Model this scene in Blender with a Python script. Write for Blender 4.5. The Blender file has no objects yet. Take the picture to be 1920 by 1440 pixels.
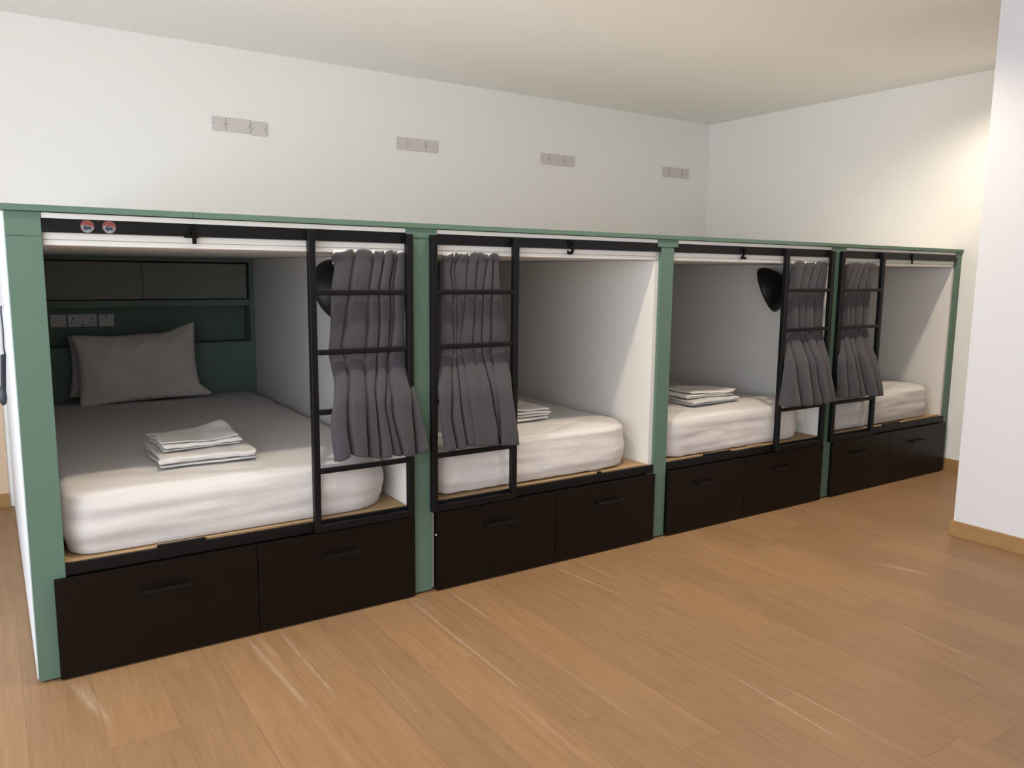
import bpy, bmesh, math, random
from mathutils import Vector, Matrix, noise
random.seed(7)
C = bpy.context.scene.collection
PI = math.pi
# ---------------------------------------------------------------- dimensions (metres)
# bunk row stands along x, front plane y = 0, floor z = 0
POST_X = [0.0, 1.4445, 2.8846, 4.3598, 5.8258]
POST_W = [0.102, 0.091, 0.091, 0.091, 0.056]
ROW_END = 5.882
WALL_Y = 2.491
CEIL_Z = 2.871
TOP_Z = 1.638
HEAD_Y = 2.28
CURT = {'a':[[(1.092,1.51),(1.113,1.448),(1.096,1.363),(1.093,1.285),(1.085,1.167),(1.079,1.108),(1.091,1.004),(1.077,0.923),(1.057,0.84),(1.061,0.747),(1.072,0.667)],[(1.195,1.521),(1.194,1.488),(1.173,1.363),(1.159,1.284),(1.145,1.199),(1.129,1.113),(1.148,1.072),(1.151,1.0),(1.131,0.906),(1.126,0.807),(1.139,0.692)],[(1.277,1.519),(1.277,1.47),(1.258,1.363),(1.253,1.263),(1.246,1.128),(1.239,1.081),(1.217,0.964),(1.213,0.859),(1.217,0.669)],[(1.324,1.52),(1.319,1.464),(1.3,1.363),(1.301,1.228),(1.293,1.105),(1.286,1.058),(1.251,0.929),(1.259,0.828),(1.267,0.665)],[(1.368,1.518),(1.371,1.471),(1.352,1.397),(1.353,1.261),(1.341,1.117),(1.331,1.062),(1.318,0.99),(1.291,0.893),(1.306,0.81),(1.328,0.665)],[(1.379,1.517),(1.383,1.471),(1.367,1.397),(1.368,1.261),(1.354,1.116),(1.336,1.062),(1.324,0.97),(1.326,0.856),(1.342,0.765),(1.366,0.66)],[(1.43,1.514),(1.425,1.431),(1.423,1.363),(1.419,1.12),(1.421,1.079),(1.421,0.984),(1.423,0.847),(1.429,0.658)],[(1.434,1.514),(1.428,1.431),(1.426,1.363),(1.422,1.12),(1.426,1.078),(1.429,0.983),(1.45,0.88),(1.499,0.677)]],'b':[[(1.593,1.508),(1.591,1.372),(1.579,1.305),(1.577,1.135),(1.579,1.067),(1.551,0.937),(1.555,0.836),(1.574,0.656)],[(1.656,1.515),(1.639,1.44),(1.653,1.358),(1.658,1.235),(1.66,1.125),(1.654,1.084),(1.619,0.932),(1.608,0.797),(1.634,0.658)],[(1.678,1.516),(1.656,1.44),(1.669,1.358),(1.675,1.235),(1.671,1.125),(1.669,1.083),(1.651,0.896),(1.66,0.792),(1.682,0.664)],[(1.726,1.518),(1.718,1.372),(1.712,1.303),(1.691,1.124),(1.699,1.054),(1.698,0.893),(1.711,0.787),(1.726,0.662)],[(1.778,1.521),(1.762,1.365),(1.762,1.303),(1.751,1.121),(1.759,1.051),(1.751,0.889),(1.768,0.782),(1.779,0.658)],[(1.831,1.518),(1.807,1.365),(1.809,1.302),(1.799,1.119),(1.805,1.084),(1.811,0.94),(1.84,0.739),(1.844,0.654)],[(1.86,1.52),(1.852,1.372),(1.849,1.323),(1.842,1.118),(1.845,1.047),(1.844,0.937),(1.86,0.773),(1.86,0.653)],[(1.889,1.515),(1.889,1.442),(1.908,1.315),(1.944,1.121),(1.944,1.014),(1.933,0.911),(1.945,0.765),(1.964,0.646)]],'c':[[(3.964,1.508),(3.975,1.377),(3.952,1.333),(3.959,1.135),(3.955,1.091),(3.903,0.964),(3.885,0.894),(3.852,0.664)],[(3.991,1.53),(3.987,1.377),(3.975,1.333),(3.979,1.135),(3.965,1.091),(3.963,0.961),(3.976,0.815),(4.01,0.657)],[(4.097,1.517),(4.059,1.377),(4.052,1.326),(4.059,1.133),(4.081,1.095),(4.1,0.97),(4.111,0.806),(4.131,0.652)],[(4.191,1.53),(4.136,1.377),(4.114,1.266),(4.111,1.131),(4.117,1.094),(4.152,0.953),(4.184,0.764),(4.213,0.656)],[(4.262,1.526),(4.206,1.377),(4.204,1.265),(4.212,1.128),(4.222,1.09),(4.224,0.949),(4.257,0.759),(4.287,0.658)],[(4.319,1.52),(4.31,1.37),(4.304,1.248),(4.306,1.126),(4.314,1.08),(4.296,0.946),(4.313,0.793),(4.348,0.659)]],'d':[[(4.503,1.523),(4.512,1.377),(4.504,1.331),(4.505,1.12),(4.491,1.074),(4.408,0.903),(4.432,0.668)],[(4.581,1.529),(4.53,1.377),(4.523,1.323),(4.528,1.12),(4.51,1.073),(4.474,0.899),(4.497,0.666)],[(4.646,1.537),(4.583,1.377),(4.565,1.323),(4.574,1.134),(4.56,1.083),(4.554,0.972),(4.593,0.665)],[(4.706,1.531),(4.648,1.377),(4.628,1.322),(4.63,1.133),(4.639,1.085),(4.606,0.931),(4.677,0.667)],[(4.766,1.528),(4.724,1.377),(4.724,1.322),(4.713,1.131),(4.724,1.082),(4.704,0.927),(4.78,0.659)],[(4.838,1.521),(4.817,1.393),(4.797,1.337),(4.776,1.129),(4.794,1.08),(4.799,0.954),(4.821,0.817),(4.855,0.657)]]}
# ---------------------------------------------------------------- mesh helpers
def to_obj(name, bm, mat, parent=None, smooth=False, angle=None):
    me = bpy.data.meshes.new(name)
    bmesh.ops.recalc_face_normals(bm, faces=bm.faces)
    bm.to_mesh(me); bm.free()
    me.materials.append(mat)
    if smooth:
        for p in me.polygons: p.use_smooth = True
        if angle: me.set_sharp_from_angle(angle=math.radians(angle))
    o = bpy.data.objects.new(name, me); C.objects.link(o)
    if parent: o.parent = parent
    return o
def add_box(bm, x0, x1, y0, y1, z0, z1, bevel=0.0, seg=2):
    r = bmesh.ops.create_cube(bm, size=1)
    vs = r['verts']
    for v in vs:
        v.co = Vector(((x0+x1)/2+v.co.x*(x1-x0), (y0+y1)/2+v.co.y*(y1-y0), (z0+z1)/2+v.co.z*(z1-z0)))
    if bevel > 0:
        es = list({e for v in vs for e in v.link_edges})
        bmesh.ops.bevel(bm, geom=es, offset=bevel, segments=seg, affect='EDGES', profile=0.5)
def box(name, b, mat, parent=None, bevel=0.0015):
    bm = bmesh.new(); add_box(bm, *b, bevel=bevel)
    return to_obj(name, bm, mat, parent)
def boxes(name, bl, mat, parent=None, bevel=0.0015):
    bm = bmesh.new()
    for b in bl: add_box(bm, *b, bevel=bevel)
    return to_obj(name, bm, mat, parent)
def add_tube(bm, pts, r, n=8, caps=True):
    pts = [Vector(p) for p in pts]
    rings = []
    up = Vector((0, 0, 1))
    t0 = (pts[1]-pts[0]).normalized()
    a = t0.cross(up)
    if a.length < 1e-3: a = t0.cross(Vector((1, 0, 0)))
    a.normalize()
    for i, p in enumerate(pts):
        t = (pts[min(i+1, len(pts)-1)]-pts[max(i-1, 0)]).normalized()
        a = (a - t*a.dot(t)).normalized(); b = t.cross(a)
        rr = r[i] if isinstance(r, (list, tuple)) else r
        rings.append([bm.verts.new(p+(a*math.cos(2*PI*k/n)+b*math.sin(2*PI*k/n))*rr) for k in range(n)])
    for i in range(len(rings)-1):
        for k in range(n):
            bm.faces.new((rings[i][k], rings[i][(k+1) % n], rings[i+1][(k+1) % n], rings[i+1][k]))
    if caps:
        bm.faces.new(rings[0][::-1]); bm.faces.new(rings[-1])
def add_lathe(bm, prof, M, n=32):
    """prof: (radius, height) along local +z; M places it"""
    rings = []
    for r, h in prof:
        if r < 1e-5: rings.append([bm.verts.new(M @ Vector((0, 0, h)))])
        else: rings.append([bm.verts.new(M @ Vector((r*math.cos(2*PI*k/n), r*math.sin(2*PI*k/n), h))) for k in range(n)])
    for A, B in zip(rings, rings[1:]):
        for k in range(n):
            if len(A) == 1 and len(B) == 1: continue
            if len(A) == 1: bm.faces.new((A[0], B[k], B[(k+1) % n]))
            elif len(B) == 1: bm.faces.new((A[k], A[(k+1) % n], B[0]))
            else: bm.faces.new((A[k], A[(k+1) % n], B[(k+1) % n], B[k]))
def thing(name, label, cat, loc=(0, 0, 0), group=None):
    o = bpy.data.objects.new(name, None); C.objects.link(o)
    o.location = loc; o.empty_display_size = 0.05
    o['label'] = label; o['category'] = cat
    if group: o['group'] = group
    return o
def tag(o, label, cat, group=None):
    o['label'] = label; o['category'] = cat
    if group: o['group'] = group
    return o
def struct(o):
    o['kind'] = 'structure'; return o
def dup(root, loc, label):
    r = root.copy(); C.objects.link(r); r.location = loc; r['label'] = label
    for ch in list(root.children):
        c = ch.copy(); C.objects.link(c); c.parent = r
        for g in list(ch.children):
            d = g.copy(); C.objects.link(d); d.parent = c
    return r
# ---------------------------------------------------------------- materials
def S(r, g, b):   # sRGB 0..255 to linear
    return tuple((c/255/12.92 if c/255 <= 0.04045 else ((c/255+0.055)/1.055)**2.4) for c in (r, g, b))+(1.0,)
class NT:
    def __init__(self, name):
        self.m = bpy.data.materials.new(name); self.m.use_nodes = True
        self.t = self.m.node_tree; self.b = self.t.nodes['Principled BSDF']
    def n(self, t, **k):
        x = self.t.nodes.new(t)
        for a, v in k.items(): setattr(x, a, v)
        return x
    def l(self, a, b): self.t.links.new(a, b)
    def math(self, op, a, b=None, c=None, clamp=False):
        x = self.n('ShaderNodeMath', operation=op); x.use_clamp = clamp
        for i, v in enumerate((a, b, c)):
            if v is None: continue
            if isinstance(v, (int, float)): x.inputs[i].default_value = v
            else: self.l(v, x.inputs[i])
        return x.outputs[0]
    def mix(self, f, a, b, mode='MIX'):
        x = self.n('ShaderNodeMix', data_type='RGBA', blend_type=mode)
        for i, v in ((0, f), (6, a), (7, b)):
            if isinstance(v, (int, float)): x.inputs[i].default_value = v
            elif isinstance(v, tuple): x.inputs[i].default_value = v
            else: self.l(v, x.inputs[i])
        return x.outputs[2]
    def coords(self, scale=(1, 1, 1), kind='Object'):
        tc = self.n('ShaderNodeTexCoord'); mp = self.n('ShaderNodeMapping')
        mp.inputs['Scale'].default_value = scale
        self.l(tc.outputs[kind], mp.inputs[0]); return mp.outputs[0]
    def noise(self, vec, scale, detail=3, rough=0.5):
        x = self.n('ShaderNodeTexNoise'); x.inputs['Scale'].default_value = scale
        x.inputs['Detail'].default_value = detail; x.inputs['Roughness'].default_value = rough
        if vec is not None: self.l(vec, x.inputs['Vector'])
        return x
    def bump(self, h, strength, dist=0.01):
        x = self.n('ShaderNodeBump'); x.inputs['Strength'].default_value = strength; x.inputs['Distance'].default_value = dist
        self.l(h, x.inputs['Height']); self.l(x.outputs[0], self.b.inputs['Normal'])
def simple(name, col, rough=0.5, spec=0.5, var=0.0, vscale=8, bump=0.0, bscale=200, stretch=(1, 1, 1), metal=0.0):
    t = NT(name); t.b.inputs['Roughness'].default_value = rough
    t.b.inputs['Specular IOR Level'].default_value = spec; t.b.inputs['Metallic'].default_value = metal
    v = t.coords(stretch)
    if var > 0:
        nz = t.noise(v, vscale)
        dark = tuple(c*(1-var) for c in col[:3])+(1,); lite = tuple(min(1, c*(1+var)) for c in col[:3])+(1,)
        t.l(t.mix(nz.outputs['Fac'], dark, lite), t.b.inputs['Base Color'])
    else: t.b.inputs['Base Color'].default_value = col
    if bump > 0:
        t.bump(t.noise(v, bscale, 2).outputs['Fac'], bump, 0.002)
    return t.m
M = {}
M['wall'] = simple('painted_plaster', (0.87, 0.855, 0.815, 1), 0.75, 0.3, 0.012, 1.5, 0.06, 90)
M['partition'] = simple('partition_wall_dimmed', (0.70, 0.695, 0.71, 1), 0.75, 0.3, 0.012, 1.5, 0.06, 90)  # wall colour darkened so the partition looks less lit by the window
M['ceiling'] = simple('ceiling_paint', (0.88, 0.865, 0.83, 1), 0.85, 0.2, 0.012, 1.2, 0.04, 90)
M['green'] = simple('sage_green_paint', (0.103, 0.176, 0.132, 1), 0.5, 0.4, 0.03, 5, 0.03, 150)
M['headboard'] = simple('headboard_green_lifted', (0.158, 0.228, 0.182, 1), 0.6, 0.3, 0.02, 5)  # sage green lightened to imitate more light on the shaded headboard
M['black'] = simple('black_powder_coat', (0.0035, 0.0035, 0.0045, 1), 0.42, 0.25, 0.05, 30, 0.05, 500)
M['drawer'] = simple('black_brown_laminate', (0.0045, 0.0026, 0.0018, 1), 0.36, 0.22, 0.2, 12, 0.04, 60, (1, 1, 9))
M['cream'] = simple('cream_laminate', (0.78, 0.755, 0.71, 1), 0.55, 0.35, 0.012, 3, 0.02, 120)
M['whitepanel'] = simple('white_laminate', (0.68, 0.695, 0.72, 1), 0.5, 0.4, 0.01, 3)
M['doorgrey'] = simple('grey_green_laminate', (0.235, 0.248, 0.215, 1), 0.55, 0.35, 0.02, 4)
M['plate'] = simple('grey_plastic_plate', (0.64, 0.595, 0.575, 1), 0.4, 0.5, 0.01, 10)
M['socket'] = simple('white_socket_plastic', (0.62, 0.60, 0.59, 1), 0.35, 0.5)
M['screw'] = simple('screw_steel', (0.25, 0.24, 0.23, 1), 0.35, 0.5, metal=0.8)
M['hole'] = simple('dark_slot', (0.01, 0.01, 0.01, 1), 0.7)
M['blackplastic'] = simple('black_plastic', (0.006, 0.006, 0.007, 1), 0.38, 0.5)
M['fanblack'] = simple('fan_black_plastic', (0.004, 0.004, 0.005, 1), 0.5, 0.3)
M['white_tape'] = simple('white_heading_tape', (0.75, 0.73, 0.70, 1), 0.7, 0.2)
M['cord'] = simple('dark_blue_grey_cord', (0.028, 0.03, 0.042, 1), 0.4, 0.5)
M['number'] = simple('number_black', (0.003, 0.003, 0.003, 1), 0.7, 0.1)
def wood(name, a, b, rough=0.4, axis=(1, 1, 14), scale=6):
    t = NT(name); v = t.coords(axis)
    n1 = t.noise(v, scale, 6, 0.6); n2 = t.noise(v, scale*6, 3, 0.7)
    f = t.math('MULTIPLY_ADD', n2.outputs['Fac'], 0.35, t.math('MULTIPLY', n1.outputs['Fac'], 0.65))
    f = t.math('MULTIPLY_ADD', f, 2.2, -0.6, clamp=True)
    t.l(t.mix(f, a, b), t.b.inputs['Base Color']); t.b.inputs['Roughness'].default_value = rough
    t.bump(f, 0.06, 0.002); return t.m
M['ply'] = wood('plywood_base', (0.34, 0.21, 0.10, 1), (0.46, 0.30, 0.16, 1), 0.6, (1, 8, 8), 5)
M['skirting'] = wood('oak_skirting', (0.30, 0.165, 0.06, 1), (0.40, 0.235, 0.095, 1), 0.4, (8, 1, 8), 5)
M['warm_bounce'] = wood('warm_bounce_colour', (0.62, 0.45, 0.30, 1), (0.72, 0.55, 0.38, 1), 0.5, (8, 8, 1), 4)  # warm floor bounce painted as a wood-toned colour
def fabric(name, col, weave, bump, wr=0.0, wscale=(1, 1, 1), wfreq=6, var=0.04, sheen=0.0):
    t = NT(name); v = t.coords()
    nz = t.noise(v, weave, 2, 0.7)
    c = t.mix(nz.outputs['Fac'], tuple(x*(1-var*2) for x in col[:3])+(1,), tuple(x*(1+var*2) for x in col[:3])+(1,))
    t.l(c, t.b.inputs['Base Color']); t.b.inputs['Roughness'].default_value = 0.85
    t.b.inputs['Specular IOR Level'].default_value = 0.15
    if sheen: t.b.inputs['Sheen Weight'].default_value = sheen
    h = nz.outputs['Fac']
    if wr:
        w = t.noise(t.coords(wscale), wfreq, 4, 0.55)
        h = t.math('MULTIPLY_ADD', w.outputs['Fac'], wr, t.math('MULTIPLY', h, 0.05))
        t.bump(h, bump, 0.02)
    else: t.bump(h, bump, 0.002)
    return t.m
M['sheet'] = fabric('white_cotton_sheet', (0.655, 0.628, 0.61, 1), 900, 0.5, 1.0, (1, 1, 2.5), 3.5, 0.005)
M['pillow'] = fabric('pillow_cotton', (0.68, 0.645, 0.61, 1), 900, 0.9, 1.0, (1, 1, 1), 4.5, 0.005)
M['towel'] = fabric('towel_cotton', (0.78, 0.75, 0.71, 1), 500, 0.5, 0.8, (1, 1, 1), 9, 0.01)
M['curtain'] = fabric('grey_woven_curtain', (0.064, 0.059, 0.066, 1), 420, 0.5, 0, var=0.14, sheen=0.15)
# floor: oak planks running along y, 0.2045 wide, with worn pale scrapes
def floor_mat():
    t = NT('oak_plank_floor'); tc = t.n('ShaderNodeTexCoord'); sp = t.n('ShaderNodeSeparateXYZ'); t.l(tc.outputs['Object'], sp.inputs[0])
    X, Y = sp.outputs[0], sp.outputs[1]
    r = t.math('DIVIDE', t.math('ADD', X, 0.05+2.045), 0.2045); row = t.math('FLOOR', r); fx = t.math('FRACT', r)
    wn = t.n('ShaderNodeTexWhiteNoise', noise_dimensions='1D'); t.l(row, wn.inputs['W'])
    q = t.math('ADD', t.math('DIVIDE', Y, 1.45), t.math('MULTIPLY_ADD', wn.outputs['Value'], 1.0, 20.0)); col = t.math('FLOOR', q); fy = t.math('FRACT', q)
    cb = t.n('ShaderNodeCombineXYZ'); t.l(row, cb.inputs[0]); t.l(col, cb.inputs[1])
    w2 = t.n('ShaderNodeTexWhiteNoise', noise_dimensions='2D'); t.l(cb.outputs[0], w2.inputs['Vector'])
    # grain, shifted per plank
    off = t.n('ShaderNodeVectorMath', operation='MULTIPLY_ADD'); t.l(w2.outputs['Color'], off.inputs[0]); off.inputs[1].default_value = (3, 7, 5)
    t.l(tc.outputs['Object'], off.inputs[2])
    mp = t.n('ShaderNodeMapping'); mp.inputs['Scale'].default_value = (14, 0.9, 1); t.l(off.outputs[0], mp.inputs[0])
    g1 = t.noise(mp.outputs[0], 3.2, 5, 0.6); g1.inputs['Distortion'].default_value = 0.6
    mp2 = t.n('ShaderNodeMapping'); mp2.inputs['Scale'].default_value = (90, 2.5, 1); t.l(off.outputs[0], mp2.inputs[0])
    g2 = t.noise(mp2.outputs[0], 3, 3, 0.7)
    big = t.noise(tc.outputs['Object'], 1.3, 3, 0.5)
    g = t.math('MULTIPLY_ADD', g2.outputs['Fac'], 0.45, t.math('MULTIPLY', g1.outputs['Fac'], 0.55))
    g = t.math('MULTIPLY_ADD', g, 2.4, -0.7, clamp=True)
    c = t.mix(g, (0.212, 0.115, 0.049, 1), (0.338, 0.200, 0.098, 1))
    # plank-to-plank tone
    tone = t.math('MULTIPLY_ADD', w2.outputs['Value'], 0.17, 0.91)
    tn = t.n('ShaderNodeCombineColor'); [t.l(tone, tn.inputs[i]) for i in range(3)]
    c = t.mix(1.0, c, tn.outputs[0], 'MULTIPLY')
    pink = t.mix(t.math('MULTIPLY', big.outputs['Fac'], 0.35), c, (0.32, 0.195, 0.120, 1))
    # seams
    sx = t.math('LESS_THAN', t.math('MINIMUM', fx, t.math('SUBTRACT', 1.0, fx)), 0.006)
    sy = t.math('LESS_THAN', t.math('MINIMUM', fy, t.math('SUBTRACT', 1.0, fy)), 0.0011)
    seam = t.math('MAXIMUM', sx, sy)
    c = t.mix(t.math('MULTIPLY', seam, 0.28), pink, (0.10, 0.05, 0.02, 1))
    # pale scrapes along the planks: x0, y0, x1, y1, half width, strength
    scr = [(0.099, -0.05, 0.150, -0.33, 0.022, 0.75), (0.125, -0.05, 0.175, -0.42, 0.012, 0.5), (0.700, -0.03, 0.735, -0.66, 0.012, 0.7), (0.735, -0.03, 0.76, -0.30, 0.014, 0.5), (0.825, -0.03, 0.838, -0.62, 0.009, 0.7),
           (1.405, -0.03, 1.395, -0.95, 0.011, 0.65), (1.594, -0.03, 1.604, -0.42, 0.010, 0.55), (2.176, -0.02, 2.24, -0.52, 0.011, 0.6), (2.32, -0.02, 2.35, -0.40, 0.009, 0.4),
           (2.095, -1.22, 2.070, -1.74, 0.0065, 0.85), (2.182, -1.38, 2.192, -1.72, 0.0055, 0.7), (3.03, -1.27, 2.965, -1.72, 0.006, 0.6), (3.60, -0.86, 3.68, -1.12, 0.030, 0.6), (2.95, -0.05, 3.02, -0.45, 0.007, 0.4),
           (2.95, -1.35, 2.75, -1.95, 0.005, 0.35), (1.05, -0.45, 1.02, -0.95, 0.007, 0.35), (1.35, -0.9, 1.33, -1.4, 0.008, 0.3), (1.62, -0.5, 1.60, -1.3, 0.006, 0.3), (3.85, -1.45, 3.72, -1.9, 0.006, 0.35)]
    mpb = t.n('ShaderNodeMapping'); mpb.inputs['Scale'].default_value = (90, 14, 1); t.l(tc.outputs['Object'], mpb.inputs[0]); br = t.noise(mpb.outputs[0], 1.6, 3, 0.7); brk = t.math('MULTIPLY_ADD', br.outputs['Fac'], 3.0, -0.75, clamp=True)
    tot = None
    for x0, y0, x1, y1, w, s in scr:
        k = (x1-x0)/(y1-y0)
        dx = t.math('ABSOLUTE', t.math('SUBTRACT', X, t.math('MULTIPLY_ADD', Y, k, x0-k*y0)))
        mx = t.math('SUBTRACT', 1.0, t.math('DIVIDE', dx, w), clamp=True)
        cy, hy = (y0+y1)/2, abs(y1-y0)/2
        my = t.math('MULTIPLY', t.math('SUBTRACT', hy, t.math('ABSOLUTE', t.math('SUBTRACT', Y, cy))), 12.0, clamp=True)
        m = t.math('MULTIPLY', t.math('MULTIPLY', mx, my), s*1.3)
        tot = m if tot is None else t.math('MAXIMUM', tot, m)
    tot = t.math('MULTIPLY', tot, brk, clamp=True)
    c = t.mix(t.math('MULTIPLY', tot, 0.6), c, (0.48, 0.38, 0.29, 1))
    t.l(c, t.b.inputs['Base Color'])
    rg = t.math('MULTIPLY_ADD', g1.outputs['Fac'], 0.12, 0.42); t.l(rg, t.b.inputs['Roughness'])
    t.b.inputs['Specular IOR Level'].default_value = 0.3
    t.bump(t.math('SUBTRACT', t.math('MULTIPLY', g, 0.25), seam), 0.12, 0.002)
    return t.m
M['floor'] = floor_mat()
def sticker_mat():
    # round sticker: red cap, pale ring and foot, dark middle
    t = NT('round_sticker'); tc = t.n('ShaderNodeTexCoord'); sp = t.n('ShaderNodeSeparateXYZ'); t.l(tc.outputs['Object'], sp.inputs[0])
    x, z = sp.outputs[0], sp.outputs[2]
    nz = t.noise(tc.outputs['Object'], 90, 3); d = t.math('MULTIPLY_ADD', nz.outputs['Fac'], 0.030, -0.015)
    zz = t.math('ADD', z, d)
    rr = t.math('SQRT', t.math('ADD', t.math('POWER', x, 2), t.math('POWER', t.math('ADD', zz, 0.004), 2)))
    c = t.mix(t.math('GREATER_THAN', zz, 0.002), (0.21, 0.24, 0.27, 1), (0.21, 0.04, 0.03, 1))
    el = t.math('ADD', t.math('POWER', t.math('DIVIDE', x, 0.0125), 2), t.math('POWER', t.math('DIVIDE', t.math('ADD', zz, 0.005), 0.0058), 2))
    c = t.mix(t.math('LESS_THAN', el, 1.0), c, (0.02, 0.025, 0.04, 1))
    c = t.mix(t.math('GREATER_THAN', rr, 0.0185), c, (0.16, 0.05, 0.05, 1))
    t.l(c, t.b.inputs['Base Color']); t.b.inputs['Roughness'].default_value = 0.3
    return t.m
M['sticker'] = sticker_mat()
# ---------------------------------------------------------------- the room
RX0, RY0 = -2.2, -7.6
PX, PY = 4.385, -0.848          # partition face and end
struct(box('floor', (RX0-.1, ROW_END+.1, RY0-.1, WALL_Y+.1, -0.08, 0.0), M['floor'], bevel=0))
struct(box('ceiling', (RX0-.1, ROW_END+.1, RY0-.1, WALL_Y+.1, CEIL_Z, CEIL_Z+0.08), M['ceiling'], bevel=0))
struct(box('wall_back', (RX0-.1, ROW_END+.1, WALL_Y, WALL_Y+.1, 0, CEIL_Z), M['wall'], bevel=0))
struct(box('wall_right', (ROW_END, ROW_END+.1, RY0, WALL_Y, 0, CEIL_Z), M['wall'], bevel=0))
struct(box('wall_partition', (PX, PX+.16, RY0, PY, 0, CEIL_Z), M['partition'], bevel=0.002))
WY0, WY1, WZ0, WZ1 = -7.0, 0.9, 0.35, 2.55       # window opening in the left wall
struct(boxes('wall_left', [(RX0-.12, RX0, RY0, WY0, 0, CEIL_Z), (RX0-.12, RX0, WY1, WALL_Y, 0, CEIL_Z), (RX0-.12, RX0, WY0, WY1, 0, WZ0), (RX0-.12, RX0, WY0, WY1, WZ1, CEIL_Z)], M['wall'], bevel=0))
struct(box('wall_front', (RX0-.1, ROW_END+.1, RY0-.1, RY0, 0, CEIL_Z), M['wall'], bevel=0))
wf = [(RX0-.09, RX0-.03, WY0, WY0+.05, WZ0, WZ1), (RX0-.09, RX0-.03, WY1-.05, WY1, WZ0, WZ1), (RX0-.09, RX0-.03, WY0+.05, WY1-.05, WZ0, WZ0+.05), (RX0-.09, RX0-.03, WY0+.05, WY1-.05, WZ1-.05, WZ1)]
for k in (1, 2, 3):
    yc = WY0+(WY1-WY0)*k/4; wf.append((RX0-.09, RX0-.03, yc-.025, yc+.025, WZ0+.05, WZ1-.05))
struct(boxes('window_1', wf, M['whitepanel'], bevel=0))
struct(box('baseboard_back', (RX0, -0.026, WALL_Y-.014, WALL_Y, 0, 0.085), M['skirting'], bevel=0.002))
struct(box('baseboard_right', (ROW_END-.013, ROW_END, PY-1.5, -0.002, 0, 0.09), M['skirting'], bevel=0.002))
bm = bmesh.new()
add_box(bm, PX-.014, PX, RY0, PY+.014, 0, 0.085, 0.002); add_box(bm, PX, PX+.16, PY, PY+.014, 0, 0.085, 0.002)
struct(to_obj('baseboard_partition', bm, M['skirting']))
struct(box('bounce_patch_1', (-1.1, -0.026, WALL_Y-.008, WALL_Y, 0.085, 0.67), M['warm_bounce'], bevel=0.001))  # added sheet, stands in for warm light bounced onto the wall
# ---------------------------------------------------------------- the bunks
LAB = ['green and black built-in bunk numbered 4, nearest, with headboard and pillow in view',
       'green and black built-in bunk numbered 3, second from the left end',
       'green and black built-in bunk numbered 2, third from the left end',
       'green and black built-in bunk numbered 1, farthest, against the right wall']
bunks = []
def face_x(i): return POST_X[i+1]-0.027      # face of the divider at the right of bunk i
def left_x(i): return POST_X[i]+POST_W[i]+(0.0 if i == 0 else 0.022)
def text_mesh(ch, size):
    cu = bpy.data.curves.new('number_curve', 'FONT'); cu.body = ch; cu.size = size; cu.extrude = 0.003
    cu.align_x = 'CENTER'; cu.align_y = 'TOP_BASELINE'; cu.resolution_u = 6; cu.offset = 0.0022
    o = bpy.data.objects.new('number_tmp', cu); C.objects.link(o)
    dg = bpy.context.evaluated_depsgraph_get()
    me = bpy.data.meshes.new_from_object(o.evaluated_get(dg))
    bpy.data.objects.remove(o); bpy.data.curves.remove(cu)
    return me
NUMX = [0.566, 2.285, 3.515, 5.228]
DRAW = [(0.064, 0.7535, 0.7565, 1.4415), (1.549, 2.2125, 2.2155, 2.880), (2.979, 3.6025, 3.6055, 4.350), (4.452, 5.1145, 5.1175, 5.826)]
HAND = [((0.336, 0.505), (1.012, 1.176)), ((1.80, 1.962), (2.47, 2.632)), ((3.19, 3.345), (3.86, 4.01)), ((4.68, 4.84), (5.36, 5.53))]
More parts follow.
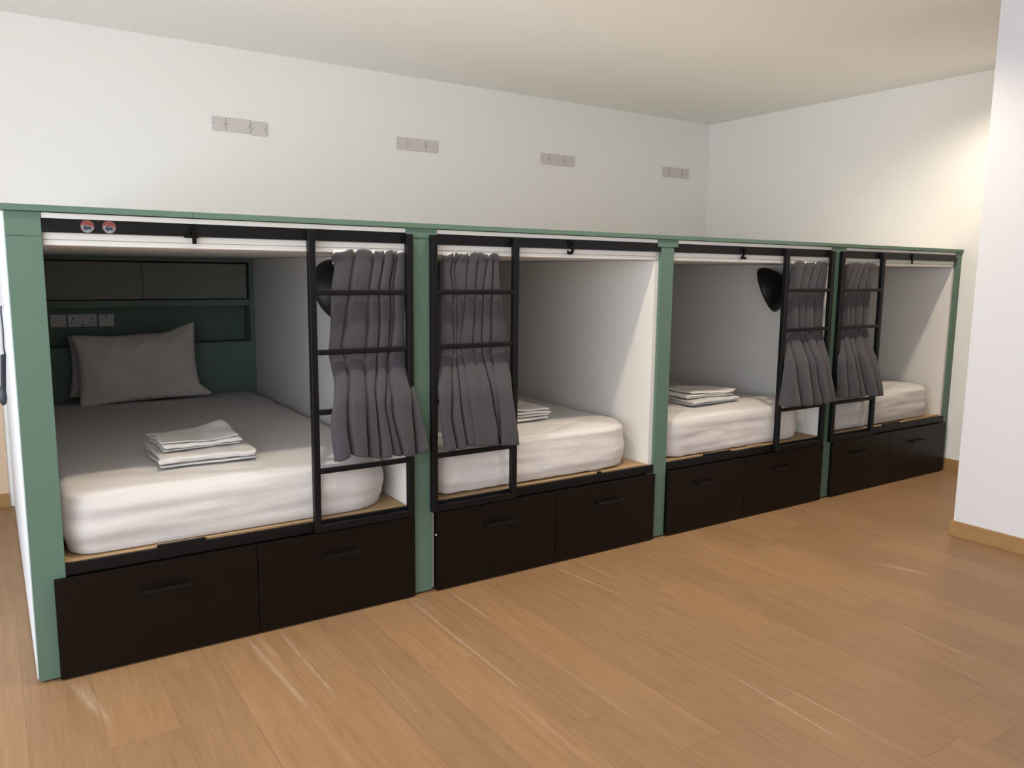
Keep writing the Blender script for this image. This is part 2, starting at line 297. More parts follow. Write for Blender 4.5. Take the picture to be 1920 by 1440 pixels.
for i in range(4):
    x0 = POST_X[i]+POST_W[i]; x1 = POST_X[i+1]
    b = thing('bunk', LAB[i], 'bunk bed', (x0, 0, 0), 'row of four built-in bunks')
    bunks.append(b)
    def P(name, bx, mat, bevel=0.0015, parent=None):
        o = box(name, (bx[0]-x0, bx[1]-x0)+tuple(bx[2:]), mat, parent or b, bevel)
        return o
    # green posts and their wider caps
    if i == 0:
        P('post', (POST_X[0], POST_X[0]+POST_W[0], 0.0, 0.022, 0.008, 1.5365), M['green'], 0.001)
        P('post_cap', (POST_X[0], POST_X[0]+POST_W[0], 0.0, 0.022, 1.5375, 1.616), M['green'], 0.001)
        o = P('end_panel', (-0.004, 0.098, 0.0225, WALL_Y-.002, 0.008, 1.6155), M['whitepanel'], 0.001); o['label'] = 'white side panel'
    pw = POST_W[i+1]; px = POST_X[i+1]
    P('post', (px, px+pw, 0.0, 0.019, 0.008, 1.577 if i < 3 else 1.616), M['green'], 0.001)
    if i < 3: P('post_cap', (px-.026, px+pw+.026, -0.003, 0.019, 1.5775, 1.6165), M['green'], 0.001)
    else: P('post_cap', (px-.024, px-.0005, -0.001, 0.019, 1.578, 1.6165), M['green'], 0.001)
    # divider panel between this bunk and the next
    dx1 = px+pw+(0.02 if i < 3 else 0.0)
    P('divider_panel', (face_x(i), dx1, 0.0205, WALL_Y-.002, 0.008, 1.507), M['cream'], 0.001)
    lx = left_x(i); rx = face_x(i)
    # upper deck and the fascia strips under its edge
    P('upper_deck', (x0 if i == 0 else x0, px+pw, 0.0235, WALL_Y-.002, 1.5085, 1.6165), M['cream'], 0.001)
    hx1 = px-.001 if i < 3 else px-.026
    P('upper_strip', (x0+(.027 if i else 0.001), px-.027, 0.003, 0.0195, 1.5965, 1.6145), M['cream'], 0.001)
    hr = P('header_rail', (x0+(.001), hx1+(0 if i < 3 else .024), 0.0005, 0.0195, 1.5525, 1.5955 if i == 3 else 1.5765), M['black'], 0.001)
    # the taller middle of the rail between the caps
    bm = bmesh.new(); add_box(bm, x0+.001-x0, px-.001-x0, 0.0005, 0.0195, 1.5525, 1.5768); add_box(bm, x0+(.027 if i else .001)-x0, px-.027-x0, 0.0005, 0.0195, 1.5768, 1.5955)
    nm = bpy.data.meshes.new('header_rail'); bm.to_mesh(nm); bm.free(); nm.materials.append(M['black']); old = hr.data; hr.data = nm; bpy.data.meshes.remove(old)
    P('curtain_track', (x0+.001, rx, 0.0135, 0.0200, 1.5285, 1.5515), M['cream'], 0.002)
    P('lower_strip', (x0+.001, rx, 0.0145, 0.0200, 1.509, 1.5275), M['cream'], 0.003)
    # number hanging over the rail
    me = text_mesh('4321'[i], 0.095); me.materials.append(M['number'])
    no = bpy.data.objects.new('number', me); C.objects.link(no); no.parent = hr
    no.location = (NUMX[i]-x0, -0.0035, 1.5275); no.rotation_euler = (PI/2, 0, 0)
    if i == 0:
        for sx in (0.236, 0.302):
            bm = bmesh.new(); bmesh.ops.create_circle(bm, cap_ends=True, segments=32, radius=0.0215)
            bmesh.ops.rotate(bm, cent=(0, 0, 0), matrix=Matrix.Rotation(PI/2, 3, 'X'), verts=bm.verts)
            ext = bmesh.ops.extrude_face_region(bm, geom=list(bm.faces))
            bmesh.ops.translate(bm, vec=(0, -0.0008, 0), verts=[v for v in ext['geom'] if isinstance(v, bmesh.types.BMVert)])
            st = to_obj('sticker', bm, M['sticker'], hr); st.location = (sx-x0, 0.0, 1.574)
            st['label'] = 'round red and white sticker'
    # plywood base and black rail below the mattress
    P('base_board', (lx+.001, rx-.0005, 0.016, HEAD_Y-.001, 0.402, 0.418), M['ply'], 0.001)
    rail = P('base_rail', (x0+.001, px-.001, 0.0, 0.0155, 0.372, 0.4150), M['black'], 0.0015)
    # loose strips of board and card lying in front of the base
    rnd = random.Random(20+i)
    strips = {0: [(0.105, 0.20, .412), (0.40, 0.56, .423), (0.56, 1.40, .421)], 1: [(1.60, 1.66, .42), (1.98, 2.84, .420)], 2: [(3.03, 3.28, .420), (3.36, 3.55, .424), (3.66, 3.80, .426), (4.02, 4.16, .42)], 3: [(4.52, 4.80, .421), (5.32, 5.78, .425)]}[i]
    for (sa, sb, sz) in strips:
        P('edge_strip', (sa, sb, 0.0158, 0.030, 0.4187, sz+rnd.uniform(0, .002)), M['ply'], 0.0008)
    bs = {0: (0.40, 0.57), 2: (3.28, 3.50), 1: (2.5, 2.52), 3: (5.05, 5.25)}[i]
    P('black_tape', (bs[0], bs[1], 0.001, 0.0155, 0.4152, 0.4265), M['black'], 0.001)
    # two drawers with black bar handles
    d = DRAW[i]
    for j in range(2):
        a, c = d[2*j], d[2*j+1]
        bm = bmesh.new(); add_box(bm, a-x0, c-x0, -0.020, -0.0025, 0.006, 0.3695, 0.0012)
        dr = to_obj('drawer', bm, M['drawer'], b)
        h0, h1 = HAND[i][j]
        bm = bmesh.new(); hz = 0.272
        add_box(bm, h0-x0, h1-x0, -0.050, -0.041, hz-.006, hz+.006, 0.002)
        for hx in (h0+.012, h1-.012): add_box(bm, hx-.005-x0, hx+.005-x0, -0.0425, -0.0195, hz-.005, hz+.005, 0.0015)
        h = to_obj('handle', bm, M['black'], dr)
    P('drawer_box', (lx+.001, rx-.001, 0.019, 1.0, 0.012, 0.371), M['drawer'], 0.001)
    if i:   # green headboard with recessed shelf (the first bunk has its own cabinet)
        hb = [(lx, rx, HEAD_Y, WALL_Y-.003, 0.42, 0.968), (lx, rx, HEAD_Y, WALL_Y-.003, 1.20, 1.5075), (lx, rx, HEAD_Y+.15, WALL_Y-.003, 0.968, 1.20)]
        boxes('headboard', [(q[0]-x0, q[1]-x0)+q[2:] for q in hb], M['headboard'], b, 0)
# small white screw caps by the second post
for sx, sz in ((1.545, 0.497), (1.545, 0.268)):
    bm = bmesh.new(); add_lathe(bm, [(0, 0.0025), (0.0035, 0.0015), (0.004, 0)], Matrix.Translation((sx-bunks[1].location.x, -0.0003 if sz > .4 else -.0205, sz)) @ Matrix.Rotation(PI/2, 4, 'X'), 10)
    to_obj('screw_cap', bm, M['whitepanel'], bunks[1], True)
# green top edging running along all four bunks
eb = thing('edging_board', 'long sage green edging board along the top of all four bunks', 'board', (0, 0, 1.6172))
for a, c in ((-0.008, 0.5715), (0.5725, 1.703), (1.7035, 3.72), (3.7205, ROW_END-.001)):
    box('edging_length', (a, c, -0.010, 0.06, 0.0, TOP_Z-1.6172), M['green'], eb, 0.001)
# ---------------------------------------------------------------- headboard cabinet of bunk 4
hx0, hx1 = 0.103, face_x(0)-.001
hc = thing('headboard_cabinet', 'green headboard cabinet with two grey sliding doors and a recessed shelf', 'cabinet', (hx0, HEAD_Y, 0.42))
def H(name, b_, mat, bevel=0.001, parent=None): return box(name, (b_[0]-hx0, b_[1]-hx0, b_[2]-HEAD_Y, b_[3]-HEAD_Y, b_[4]-.42, b_[5]-.42), mat, parent or hc, bevel)
NB = 2.43
H('lower_panel', (hx0, hx1, HEAD_Y, WALL_Y-.003, 0.42, 0.968), M['headboard'])
H('shelf_board', (hx0, 1.386, HEAD_Y, NB, 1.2025, 1.243), M['headboard'])
H('niche_back', (hx0, 1.386, NB, WALL_Y-.003, 0.968, 1.243), M['headboard'], 0)
H('side_panel', (1.388, hx1, HEAD_Y, WALL_Y-.003, 0.968, 1.5075), M['headboard'])
H('top_panel', (hx0, 1.388, HEAD_Y, WALL_Y-.003, 1.4835, 1.5075), M['headboard'])
H('cabinet_interior', (hx0, 1.3875, HEAD_Y+.05, WALL_Y-.003, 1.2435, 1.483), M['hole'], 0)
dl = H('sliding_door', (hx0, 0.775, HEAD_Y+.024, HEAD_Y+.038, 1.2495, 1.475), M['doorgrey'])
drr = H('sliding_door', (0.748, 1.371, HEAD_Y+.006, HEAD_Y+.020, 1.2495, 1.472), M['doorgrey'])
bm = bmesh.new(); add_lathe(bm, [(0, 0.004), (0.007, 0.004), (0.009, 0.002), (0.0095, 0)], Matrix.Translation((0.778-hx0, .006, 1.362-.42)) @ Matrix.Rotation(PI/2, 4, 'X'), 16)
to_obj('lock', bm, M['screw'], drr, True)
# sockets in the recess
def plate_body(w, h, d=0.009): 
    bm = bmesh.new(); add_box(bm, -w/2, w/2, -d, 0, -h/2, h/2, 0.003, 3); return bm
SP = NB-.0005
t = thing('blank_socket_plate', 'pale blank switch plate at the left end of the recess behind the pillow', 'wall plate', (0.289, SP, 1.119), 'plates in the headboard recess')
to_obj('plate', plate_body(.086, .078), M['socket'], t)
bm = bmesh.new(); add_box(bm, -.036, .036, -.0105, -.009, -.033, .033, .001); to_obj('cover', bm, M['plate'], t)
t = thing('double_socket', 'white double power socket above the pillow, between two smaller plates', 'socket', (0.4175, SP, 1.119), 'plates in the headboard recess')
to_obj('plate', plate_body(.157, .078), M['socket'], t)
for sx in (-.048, .048):
    for q in ((sx-.003, sx+.003, .006, .018), (sx-.015, sx-.008, -.018, -.012), (sx+.008, sx+.015, -.018, -.012)):
        bm = bmesh.new(); add_box(bm, q[0], q[1], -.0098, -.0088, q[2], q[3]); to_obj('pin_slot', bm, M['hole'], t)
for sx in (-.011, .011):
    bm = bmesh.new(); add_box(bm, sx-.007, sx+.007, -.013, -.009, .008, .026, .001); to_obj('rocker_switch', bm, M['plate'], t)
bm = bmesh.new(); add_box(bm, -.008, .008, -.0098, -.0088, -.031, -.024); to_obj('usb_slot', bm, M['hole'], t)
t = thing('light_switch', 'pale switch plate right of the double socket in the recess', 'switch', (0.548, SP, 1.117), 'plates in the headboard recess')
to_obj('plate', plate_body(.086, .078), M['socket'], t)
bm = bmesh.new(); add_box(bm, -.012, .012, -.0125, -.009, -.016, .016, .0015); to_obj('rocker_switch', bm, M['plate'], t)
bm = bmesh.new(); add_lathe(bm, [(0, .0015), (.004, .001), (.0045, 0)], Matrix.Translation((0.002, -.009, .027)) @ Matrix.Rotation(PI/2, 4, 'X'), 12); to_obj('indicator', bm, M['hole'], t, True)
# ---------------------------------------------------------------- blank plates on the wall above
PL = [[(1.239, 1.329), (1.334, 1.489), (1.494, 1.594)], [(2.556, 2.648), (2.650, 2.802), (2.805, 2.904)], [(3.876, 3.959), (3.962, 4.119), (4.122, 4.227)], [(5.264, 5.348), (5.355, 5.515), (5.522, 5.612)]]
GN = ['leftmost', 'second from left', 'third from left', 'rightmost']
AB = ['high on the wall above bunk 4', 'high on the wall above bunk 3', 'high on the wall above bunk 2', 'high on the wall above bunk 1']
KIND = ['small square blank plate, left end of the trio %s', 'wide rectangular blank plate, middle of the trio %s', 'small square blank plate, right end of the trio %s']
for gi, g in enumerate(PL):
    for k, (a, c) in enumerate(g):
        dz = -0.007 if (gi == 0 and k == 2) else 0.0
        z0, z1 = 2.337+dz+gi*.0012, 2.426+dz+gi*.0012
        w, h = c-a, z1-z0
        t = thing('blank_socket_plate', KIND[k] % AB[gi], 'wall plate', ((a+c)/2, WALL_Y-.0005, (z0+z1)/2), 'blank plates on the back wall')
        to_obj('plate', plate_body(w, h, 0.009 if not (gi == 0 and k == 2) else 0.014), M['plate'], t)
        for s in (-1, 1):
            bm = bmesh.new(); dd = 0.009 if not (gi == 0 and k == 2) else 0.014
            add_lathe(bm, [(0, .0012), (.0035, .001), (.004, 0)], Matrix.Translation((s*(w/2-.011), -dd, 0)) @ Matrix.Rotation(PI/2, 4, 'X'), 12)
            to_obj('screw', bm, M['screw'], t, True)
# ---------------------------------------------------------------- ladders
LX = [(0.988, 1.437), (1.524, 1.973), (3.868, 4.333), (4.410, 4.876)]
LLAB = ['black metal ladder on the nearest bunk, left of its green post', 'black metal ladder on bunk 3, right of the second green post', 'black metal ladder on bunk 2, beside the black fan', 'black metal ladder on the farthest bunk, right of the fourth green post']
for i, (a, c) in enumerate(LX):
    t = thing('ladder', LLAB[i], 'ladder', (a, 0, 0.375), 'four black bunk ladders')
    w = c-a; SW = 0.028
    for sx in (0, w-SW):
        bm = bmesh.new(); add_box(bm, sx, sx+SW, -0.030, -0.001, 0, 1.216, 0.003); to_obj('stile', bm, M['black'], t)
    for z in (1.349, 1.112, 0.871, 0.629):
        bm = bmesh.new(); add_box(bm, SW, w-SW, -0.029, -0.007, z-.375-.0105, z-.375+.0105, 0.004); to_obj('rung', bm, M['black'], t)
    bm = bmesh.new(); add_box(bm, SW, w-SW, -0.029, -0.002, 0.0, 0.030, 0.003); to_obj('bottom_bar', bm, M['black'], t)
# ---------------------------------------------------------------- mattresses
def smooth01(x): x = max(0.0, min(1.0, x)); return x*x*(3-2*x)
def mattress(name, x0, x1, y0, y1, z0, z1, rl, rr, seed, bulge=0.012, hem=0.0):
    """rounded slab under a fitted sheet; rl / rr are the plan radii of the two front corners"""
    H_ = z1-z0
    def outline(ins, n=40):
        pts = []
        X0, X1, Y0, Y1 = x0+ins, x1-ins, y0+ins, y1-ins
        def arc(cx, cy, r, a0, a1, m):
            for k in range(m+1):
                a = a0+(a1-a0)*k/m; pts.append((cx+r*math.cos(a), cy+r*math.sin(a)))
        r1, r2, r3 = max(rl-ins*.7, .03), max(rr-ins*.7, .03), max(.06-ins*.5, .02)
        def seg(p, q, m):
            for k in range(1, m): pts.append((p[0]+(q[0]-p[0])*k/m, p[1]+(q[1]-p[1])*k/m))
        arc(X0+r1, Y0+r1, r1, PI, 1.5*PI, 14); seg((X0+r1, Y0), (X1-r2, Y0), 48)
        arc(X1-r2, Y0+r2, r2, 1.5*PI, 2*PI, 16); seg((X1, Y0+r2), (X1, Y1-r3), 24)
        arc(X1-r3, Y1-r3, r3, 0, .5*PI, 6); seg((X1-r3, Y1), (X0+r3, Y1), 20)
        arc(X0+r3, Y1-r3, r3, .5*PI, PI, 6); seg((X0, Y1-r3), (X0, Y0+r1), 24)
        return pts
    prof = [(0.014, 0.0), (0.004, 0.006)]
    for k in range(1, 13): 
        f = k/13; prof.append((-bulge*math.sin(PI*f)+.006*(1-f), 0.01+f*(H_-.046)))
    for k in range(1, 8):
        a = k/8*PI/2; prof.append((.036*(1-math.cos(a)), H_-.036+.036*math.sin(a)))
    prof += [(.06, H_+.001), (.11, H_+.003), (.16, H_+.006), (.23, H_+.008), (.32, H_+.009), (.42, H_+.009), (.52, H_+.009)]
    bm = bmesh.new(); rings = []
    off = Vector((seed*7.3, seed*3.1, seed))
    for ins, z in prof:
        ring = []
        for (px, py) in outline(ins):
            p = Vector((px, py, z0+z))
            f = smooth01(z/.03)
            q = Vector((p.x*1.3, p.y*1.3, p.z*16))+off            # long horizontal pulls in the sheet
            n1 = noise.noise(q)*.011+noise.noise(q*2.1)*.006
            n2 = noise.noise(Vector((p.x*9+p.z*8, p.y*9, p.z*14))+off)*.0030
            front = smooth01((y0+.5-py)/.45)
            if z < H_-.01: p.y += (n1*front+n2)*f
            else: p.z += (noise.noise(Vector((p.x*2.2, p.y*7, 0))+off)*.0055+noise.noise(Vector((p.x*6, p.y*3, 2))+off)*.003)
            if hem and z < .05: p.z += (noise.noise(Vector((px*22, py*22, 4))+off)*.5+.5)*hem*(1-z/.05)
            ring.append(bm.verts.new(p))
        rings.append(ring)
    n = len(rings[0])
    for A, B in zip(rings, rings[1:]):
        for k in range(n): bm.faces.new((A[k], A[(k+1) % n], B[(k+1) % n], B[k]))
    f = bm.faces.new(rings[-1]); bmesh.ops.triangulate(bm, faces=[f])
    bm.faces.new(rings[0][::-1])
    return to_obj(name, bm, M['sheet'], None, True)
ML = ['white sheeted mattress in the nearest bunk, under the pillow and two folded linens', 'white sheeted mattress in bunk 3, second from the left', 'white sheeted mattress in bunk 2, partly behind the ladder with the fan', 'white sheeted mattress in the farthest bunk, by the right wall']
MD = [(0.116, 1.375, 0.034, 2.25, 0.10, 0.21, 0.016, 0.0), (1.60, 2.81, 0.040, 2.25, 0.06, 0.22, 0.012, 0.010), (3.03, 4.235, 0.034, 2.25, 0.10, 0.17, 0.012, 0.008), (4.50, 5.735, 0.038, 2.25, 0.08, 0.16, 0.008, 0.010)]
mats = []
for i, (a, c, y0, y1, rl, rr, bu, hem) in enumerate(MD):
    o = mattress('mattress', a, c, y0, y1, 0.4195, 0.645, rl, rr, i+1, bu, hem)
    tag(o, ML[i], 'mattress', 'four white mattresses'); mats.append(o)
MT = 0.655      # top of the made beds
# ---------------------------------------------------------------- pillows
def pillow(name, w, h, T, seed, mat):
    nx, nz = 44, 34; bm = bmesh.new(); grid = {}
    off = Vector((seed*5.1, seed*2.7, 0))
    for side in (0, 1):
        for i in range(nx+1):
            for k in range(nz+1):
                if side == 1 and (i in (0, nx) or k in (0, nz)): grid[1, i, k] = grid[0, i, k]; continue
                u, v = i/nx*2-1, k/nz*2-1
                ex = 1-.065*(1-v*v)*abs(u)**3; ez = 1-(.10 if v > 0 else .05)*(1-u*u)*abs(v)**3+.016*math.sin(u*5.5+seed)*abs(v)**3*(1-u*u)*(1 if v > 0 else 0)
                x, z = u*w/2*ex, v*h/2*ez
                th = T*((1-abs(u)**2.6)*(1-abs(v)**2.6))**.55
                crease = ((.25-abs(noise.noise(Vector((x*5+z*3, z*6-x*2, 0))+off)))*.050+noise.noise(Vector((x*4, z*5, 3))+off)*.02)*(1-abs(u)**4)*(1-abs(v)**4)+noise.noise(Vector((x*16, z*7, 5))+off)*.006
                # pulls running in from the corners
                rad = math.sqrt((abs(u)-1)**2+(abs(v)-1)**2)
                crease += math.sin(math.atan2(1-abs(v)+1e-4, 1-abs(u)+1e-4)*9+seed)*.006*math.exp(-(rad-.35)**2/.08)
                y = (-th-crease) if side == 0 else th
                grid[side, i, k] = bm.verts.new((x, y, z))
    for side in (0, 1):
        for i in range(nx):
            for k in range(nz):
                q = [grid[side, i, k], grid[side, i+1, k], grid[side, i+1, k+1], grid[side, i, k+1]]
                bm.faces.new(q if side == 0 else q[::-1])
    return to_obj(name, bm, mat, None, True)
p = pillow('pillow', 0.69, 0.425, 0.085, 1, M['pillow']); tag(p, 'white pillow propped upright in front of a second one at the headboard', 'pillow', 'two pillows in the nearest bunk')
for v in p.data.vertices:      # upper right corner pulled up, lower hem loose
    c = v.co
    if c.x > .1 and c.z > .05: c.z += .04*smooth01((c.x-.12)/.22)*smooth01((c.z-.05)/.17)
    if c.x > .24 and c.z < -.13: c.x += .05*smooth01((c.x-.24)/.1)*smooth01((-.13-c.z)/.07)
    if c.z < -.12: c.y += -.02*smooth01((-.12-c.z)/.1)
p.location = (0.672, 2.075, 0.858); p.rotation_euler = (math.radians(-11), math.radians(-1.5), math.radians(3))
p2 = pillow('pillow', 0.69, 0.37, 0.05, 4, M['pillow']); tag(p2, 'white pillow mostly hidden behind the upright one, its edge showing at left', 'pillow', 'two pillows in the nearest bunk')
p2.location = (0.650, 2.208, 0.850); p2.rotation_euler = (math.radians(-4), math.radians(2), math.radians(1))
# ---------------------------------------------------------------- folded linen
def folded(name, w, d, layers, t, seed, mat, fold_front=True, wav=0.004, curl=0.0):
    """cloth folded back and forth; layers stacked up z, folds along the front edge"""
    path = []   # (y, z) centre line
    m = 12
    for L in range(layers):
        z = t*(L+.5)
        a, c = (0, d) if L % 2 == 0 else (d, 0)
        ins = .006*(L % 3)
        for k in range(m+1):
            y = a+(c-a)*k/m
            y = ins+(d-2*ins)*(y/d)
            path.append((y, z))
        if L < layers-1:
            yy = path[-1][0]; s = 1 if L % 2 == 0 else -1
            for q in (-60, -30, 0, 30, 60):
                path.append((yy+s*t*.5*math.cos(math.radians(q)), z+t*.5+t*.5*math.sin(math.radians(q))))
    nx = 30; bm = bmesh.new(); rows = []
    off = Vector((seed*4.7, seed*1.9, seed*.7))
    for (y, z) in path:
        r = []
        for i in range(nx+1):
            x = w*(i/nx-.5)
            f = z/(t*layers)
            dz = noise.noise(Vector((x*7, y*7, 0))+off)*wav*f*2+noise.noise(Vector((x*18, y*11, z*60))+off)*t*.30
            dx = noise.noise(Vector((y*6, z*70, 3))+off)*.022
            dy = noise.noise(Vector((x*5, z*60, 9))+off)*.016+noise.noise(Vector((x*26, z*50, 5))+off)*.004
            e = abs(x)/(w/2)
            dz += curl*f*smooth01((x/(w/2)-.2)/.8)*smooth01((y/d-.4)/.6)
            r.append(bm.verts.new((x+dx*e, y-d/2+dy, max(z+dz*(1 if z > t else .3), t*.45))))
        rows.append(r)
    for A, B in zip(rows, rows[1:]):
        for i in range(nx): bm.faces.new((A[i], A[i+1], B[i+1], B[i]))
    o = to_obj(name, bm, mat, None, True)
    s = o.modifiers.new('thickness', 'SOLIDIFY'); s.thickness = t*.72; s.offset = 0
    s2 = o.modifiers.new('round', 'SUBSURF'); s2.levels = 1; s2.render_levels = 1
    return o
def linen(name, label, cat, grp, loc, rz, *a, **k):
    o = folded(name, *a, **k); o.location = loc; o.rotation_euler = (0, 0, math.radians(rz)); tag(o, label, cat, grp); return o
Z0 = MT+.004
G = 'folded linen on the beds'
linen('folded_sheet', 'folded white sheet under the towel on the nearest bed', 'sheet', G, (0.650, 0.405, Z0), 0, 0.375, 0.385, 3, .0145, 1, M['sheet'], wav=.003)
linen('folded_towel', 'thin cream towel folded on top of the sheet on the nearest bed', 'towel', G, (0.640, 0.455, Z0+.0455), 4, 0.315, 0.285, 4, .0095, 2, M['towel'], wav=.006, curl=.03)
linen('folded_towel', 'folded white linen on the bed of bunk 3, partly hidden by its ladder', 'towel', G, (2.235, 0.47, Z0), 93, 0.29, 0.37, 4, .0165, 3, M['towel'], wav=.010)
linen('folded_sheet', 'lower folded white sheet on the bed of bunk 2', 'sheet', G, (3.605, 0.375, Z0), 2, 0.43, 0.30, 3, .0105, 5, M['sheet'], wav=.003)
linen('folded_towel', 'folded white towel lying on the sheet on the bed of bunk 2', 'towel', G, (3.615, 0.395, Z0+.034), 88, 0.26, 0.39, 3, .0130, 6, M['towel'], wav=.008)
# ---------------------------------------------------------------- curtains, tucked behind two rungs and over the third
def ev(c, s):
    """point on a polyline of (x, z) at height fraction s (0 top .. 1 bottom)"""
    zt, zb = c[0][1], c[-1][1]; z = zt+(zb-zt)*s
    for p, q in zip(c, c[1:]):
        if (p[1]-z)*(q[1]-z) <= 1e-9:
            f = 0 if abs(p[1]-q[1]) < 1e-6 else (p[1]-z)/(p[1]-q[1])
            return p[0]+(q[0]-p[0])*f, z
    return c[-1][0], z
def curtain(curves, seed, WT, deep=1.0):
    NR = 80; M_ = 16
    bm = bmesh.new(); rows = []
    ztop = 1.524
    cv = [[(p[0], min(p[1], ztop)) for p in c] for c in curves]
    for c in cv:
        for k in range(1, len(c)):
            if c[k][1] >= c[k-1][1]: c[k] = (c[k][0], c[k-1][1]-.002)
    raw = [[ev(c, j/NR) for c in cv] for j in range(NR+1)]
    # soften the traced creases along their length
    for _ in range(3):
        raw = [[((raw[max(j-1, 0)][k][0]+2*raw[j][k][0]+raw[min(j+1, NR)][k][0])/4, raw[j][k][1]) for k in range(len(cv))] for j in range(NR+1)]
    for j in range(NR+1):
        xs = [p[0] for p in raw[j]]; zs = [p[1] for p in raw[j]]
        for k in range(1, len(xs)): xs[k] = max(xs[k], xs[k-1]+.004)
        r = []
        for k in range(len(xs)-1):
            wd = xs[k+1]-xs[k]
            for m in range(M_ if k < len(xs)-2 else M_+1):
                f = m/M_
                z = zs[k]+(zs[k+1]-zs[k])*f
                low = smooth01((1.10-z)/.215)                      # 0 behind the rungs, 1 in front
                head = smooth01((z-1.478)/.026)
                base = (0.024*(1-head)+.0125*head)*(1-low)+(-.037)*low
                hang = smooth01((1.0-z)/.35)
                amp = (min(.017+.004*(k % 2), wd*.5)*deep+min(.034, wd*.40)*hang*deep)*(1-head)+.0115*head
                e = .20
                wl = WT[k][0]*(1-low)+WT[k][1]*low; wr = WT[k+1][0]*(1-low)+WT[k+1][1]*low
                edge = (1-wl*(1-smooth01(f/e)))*(1-wr*(1-smooth01((1-f)/e)))
                tilt = .74+.26*(f if (k+seed) % 2 else 1-f)
                tilt = 1-(1-tilt)*min(wl, wr); sh = edge*(tilt*.75+.25*(1-(1-math.sin(PI*f))*min(wl, wr)))
                y = base-amp*sh+.004*noise.noise(Vector((k*3.1+f, z*6, seed)))
                if z > 1.098: y = max(y, .0025+.0015*math.sin(f*9))
                ruff = (.017*(1-min(1, edge*1.3))*(.4+.6*abs(math.sin(k*1.9+seed)))+.004*math.sin(k*2.7+f*5))*smooth01((.05-j/NR)/.05)
                x = xs[k]+wd*f
                x += .003*noise.noise(Vector((x*20, z*9, seed)))
                r.append(bm.verts.new((x, y, z+.004*noise.noise(Vector((x*30, 1, seed)))*smooth01((j/NR-.9)/.1)-ruff)))
        rows.append(r)
    for A, B in zip(rows, rows[1:]):
        for i in range(len(A)-1): bm.faces.new((A[i], A[i+1], B[i+1], B[i]))
    o = to_obj('curtain', bm, M['curtain'], None, True)
    s = o.modifiers.new('thickness', 'SOLIDIFY'); s.thickness = .0022; s.offset = 0
    return o, cv
CL = ['dark grey curtain of the nearest bunk, its hem flaring right over the green post',
      'dark grey curtain tucked through the ladder of bunk 3, hanging nearly straight',
      'dark grey curtain tucked through the ladder of bunk 2, right of the black fan',
      'dark grey curtain tucked through the ladder of the farthest bunk']
# strength of each crease above and below the second rung
CW = {'a': [(1, 1)]*8, 'b': [(1, 1), (1, 1), (1, 1), (.7, .1), (.6, .05), (.9, 1), (.8, .1), (1, 1)],
      'c': [(1, 1), (.6, 1), (1, 1), (1, 1), (.7, .1), (1, 1)], 'd': [(1, 1), (.8, 1), (.6, 1), (1, 1), (.8, .1), (1, 1)]}
for i, k in enumerate('abcd'):
    o, cv = curtain(CURT[k], i+1, CW[k], 1.0 if i < 2 else 1.45)
    tag(o, CL[i], 'curtain', 'four grey bunk curtains')
    # white heading tape showing between the pleats at the top
    bm = bmesh.new(); rnd = random.Random(i)
    a, c = cv[0][0][0]+.012, cv[-1][0][0]-.012
    nseg = 40; top = []; bot = []
    for q in range(nseg+1):
        x = a+(c-a)*q/nseg; wob = rnd.uniform(-.006, .004)
        top.append(bm.verts.new((x, .0128, 1.521+wob))); bot.append(bm.verts.new((x, .028, 1.462)))
    for q in range(nseg): bm.faces.new((bot[q], bot[q+1], top[q+1], top[q]))
    tp = to_obj('heading_tape', bm, M['white_tape'], o, True); tp['label'] = 'white heading tape'
    sm = tp.modifiers.new('thickness', 'SOLIDIFY'); sm.thickness = .001
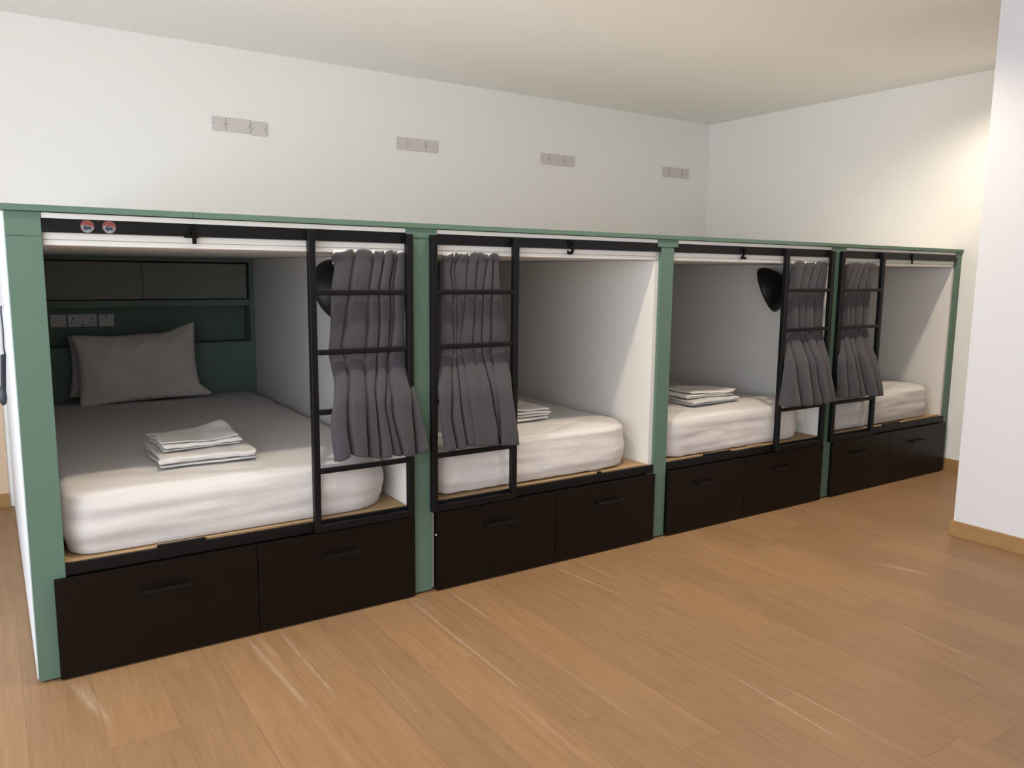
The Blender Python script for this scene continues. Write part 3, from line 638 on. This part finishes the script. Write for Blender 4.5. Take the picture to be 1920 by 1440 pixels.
# ---------------------------------------------------------------- fans on the dividers
def fan(fx, label):
    t = thing('wall_fan', label, 'fan', (fx, 0.30, 1.36), 'black fans inside the bunks')
    ax = Vector((-.38, .84, -.38)).normalized()
    R_ = ax.to_track_quat('Z', 'Y').to_matrix().to_4x4()
    cpt = Vector((-.148, 0.0, 0.0))
    B = Matrix.Translation(cpt) @ R_
    bm = bmesh.new()
    add_lathe(bm, [(0, -.085), (.035, -.085), (.052, -.078), (.085, -.050), (.125, -.012), (.146, .022), (.151, .042), (.148, .052), (.140, .054), (.138, .046)], B, 40)
    to_obj('housing', bm, M['fanblack'], t, True, 40)
    bm = bmesh.new()
    for rr in (.03, .055, .08, .105, .13): 
        add_tube(bm, [B @ Vector((rr*math.cos(a*PI/16), rr*math.sin(a*PI/16), .050-.02*(rr/.13)**2+.018)) for a in range(33)], .0018, 6, False)
    for a in range(12):
        ca, sa = math.cos(a*PI/6), math.sin(a*PI/6)
        add_tube(bm, [B @ Vector((ca*r, sa*r, .068-.02*(r/.13)**2)) for r in (.028, .06, .10, .142)], .0016, 6)
    to_obj('guard', bm, M['fanblack'], t, True)
    bm = bmesh.new()
    for a in range(9):      # cooling slots on the back of the shell
        an = PI*.95+a*.11
        add_tube(bm, [B @ Vector((math.cos(an)*r, math.sin(an)*r, h)) for r, h in ((.090, -.047), (.120, -.018))], .0026, 6)
    to_obj('vent_rib', bm, M['blackplastic'], t, True)
    bm = bmesh.new()
    add_tube(bm, [B @ Vector((0, 0, -.08)), (-.045, -.02, .05), (-.012, -.02, .05)], .013, 10); add_box(bm, -.012, -.0008, -.055, .015, .01, .09, .003)
    to_obj('bracket', bm, M['fanblack'], t, True, 40)
    bm = bmesh.new()
    for a in range(5):
        Q = B @ Matrix.Rotation(a*2*PI/5, 4, 'Z'); vs = []
        for r in (.022, .06, .10, .132):
            for s in (-1, 1): vs.append(bm.verts.new(Q @ Vector((r, s*(.012+.25*r), .024+s*.012))))
        for q in range(3): bm.faces.new((vs[2*q], vs[2*q+1], vs[2*q+3], vs[2*q+2]))
    add_lathe(bm, [(0, .045), (.022, .042), (.024, .010), (0, .010)], B, 20)
    to_obj('blades', bm, M['blackplastic'], t, True, 40)
    return t
f1 = fan(face_x(0), 'black wall fan half hidden behind the curtain of the nearest bunk')
dup(f1, (face_x(2), 0.30, 1.36), 'black wall fan left of the ladder of bunk 2, seen against its pale divider')
# ---------------------------------------------------------------- coiled cord on the end panel
t = thing('coiled_cord', 'dark coiled cord hanging beside the white end panel at the left edge', 'cord', (-0.004, 0.9, 1.0))
bm = bmesh.new(); pts = []
for k in range(0, 321):
    a = k/320; ang = k*2*PI/10
    pts.append((-.016-.010*a+.0085*math.cos(ang), .0085*math.sin(ang), .07-.155*a))
add_tube(bm, pts, .0026, 6); to_obj('coil', bm, M['cord'], t, True)
bm = bmesh.new(); add_tube(bm, [(-.009, 0, .275), (-.012, .004, .25), (-.010, 0, .18), (-.012, .003, .10), (-.009, 0, .07)], .0032, 8); to_obj('lead', bm, M['cord'], t, True)
bm = bmesh.new(); add_lathe(bm, [(0, .05), (.009, .045), (.013, .02), (.0145, -.005), (.012, -.025), (.006, -.034), (0, -.036)], Matrix.Translation((-.028, 0, -.11)), 16); to_obj('plug', bm, M['cord'], t, True)
bm = bmesh.new(); add_box(bm, -.006, -.0005, -.012, .012, .262, .286, .002); to_obj('hook', bm, M['whitepanel'], t)
# ---------------------------------------------------------------- light
def area(name, loc, rot, sx, sy, power, col):
    l = bpy.data.lights.new(name, 'AREA'); l.shape = 'RECTANGLE'; l.size = sx; l.size_y = sy; l.energy = power; l.color = col
    o = bpy.data.objects.new(name, l); C.objects.link(o); o.location = loc; o.rotation_euler = rot; return o
area('window_daylight', (RX0-.14, (WY0+WY1)/2, (WZ0+WZ1)/2), (0, -PI/2, 0), WZ1-WZ0, WY1-WY0, 250, (0.86, 0.92, 1.0))
def spot(name, loc, power, ang=150, blend=0.7, soft=0.05, col=(1.0, 0.86, 0.68)):
    l = bpy.data.lights.new(name, 'SPOT'); l.energy = power; l.spot_size = math.radians(ang); l.spot_blend = blend; l.shadow_soft_size = soft; l.color = col
    o = bpy.data.objects.new(name, l); C.objects.link(o); o.location = loc; return o
for x in (0.75, 2.2, 3.65, 5.25): spot('downlight', (x, -0.47, CEIL_Z-.01), 80)
w = bpy.data.worlds.new('sky'); bpy.context.scene.world = w; w.use_nodes = True
w.node_tree.nodes['Background'].inputs[0].default_value = (0.75, 0.87, 1.0, 1); w.node_tree.nodes['Background'].inputs[1].default_value = 1.0
# ---------------------------------------------------------------- camera
cam = bpy.data.cameras.new('camera'); cam.sensor_width = 36.0; cam.sensor_fit = 'HORIZONTAL'; cam.lens = 27.7580; cam.clip_start = 0.05
co = bpy.data.objects.new('camera', cam); C.objects.link(co)
right, up, fwd = Vector((0.833518, -0.552386, 0.010836)), Vector((0.068024, 0.122069, 0.990188)), Vector((0.548289, 0.824602, -0.139323))
co.matrix_world = Matrix((( right.x, up.x, -fwd.x, -0.0655), (right.y, up.y, -fwd.y, -3.0441), (right.z, up.z, -fwd.z, 1.4347), (0, 0, 0, 1)))
sc = bpy.context.scene; sc.camera = co
sc.view_settings.view_transform = 'Standard'; sc.view_settings.look = 'None'; sc.view_settings.gamma = 1.0; sc.view_settings.use_curve_mapping = False
sc.view_settings.exposure = 0.12
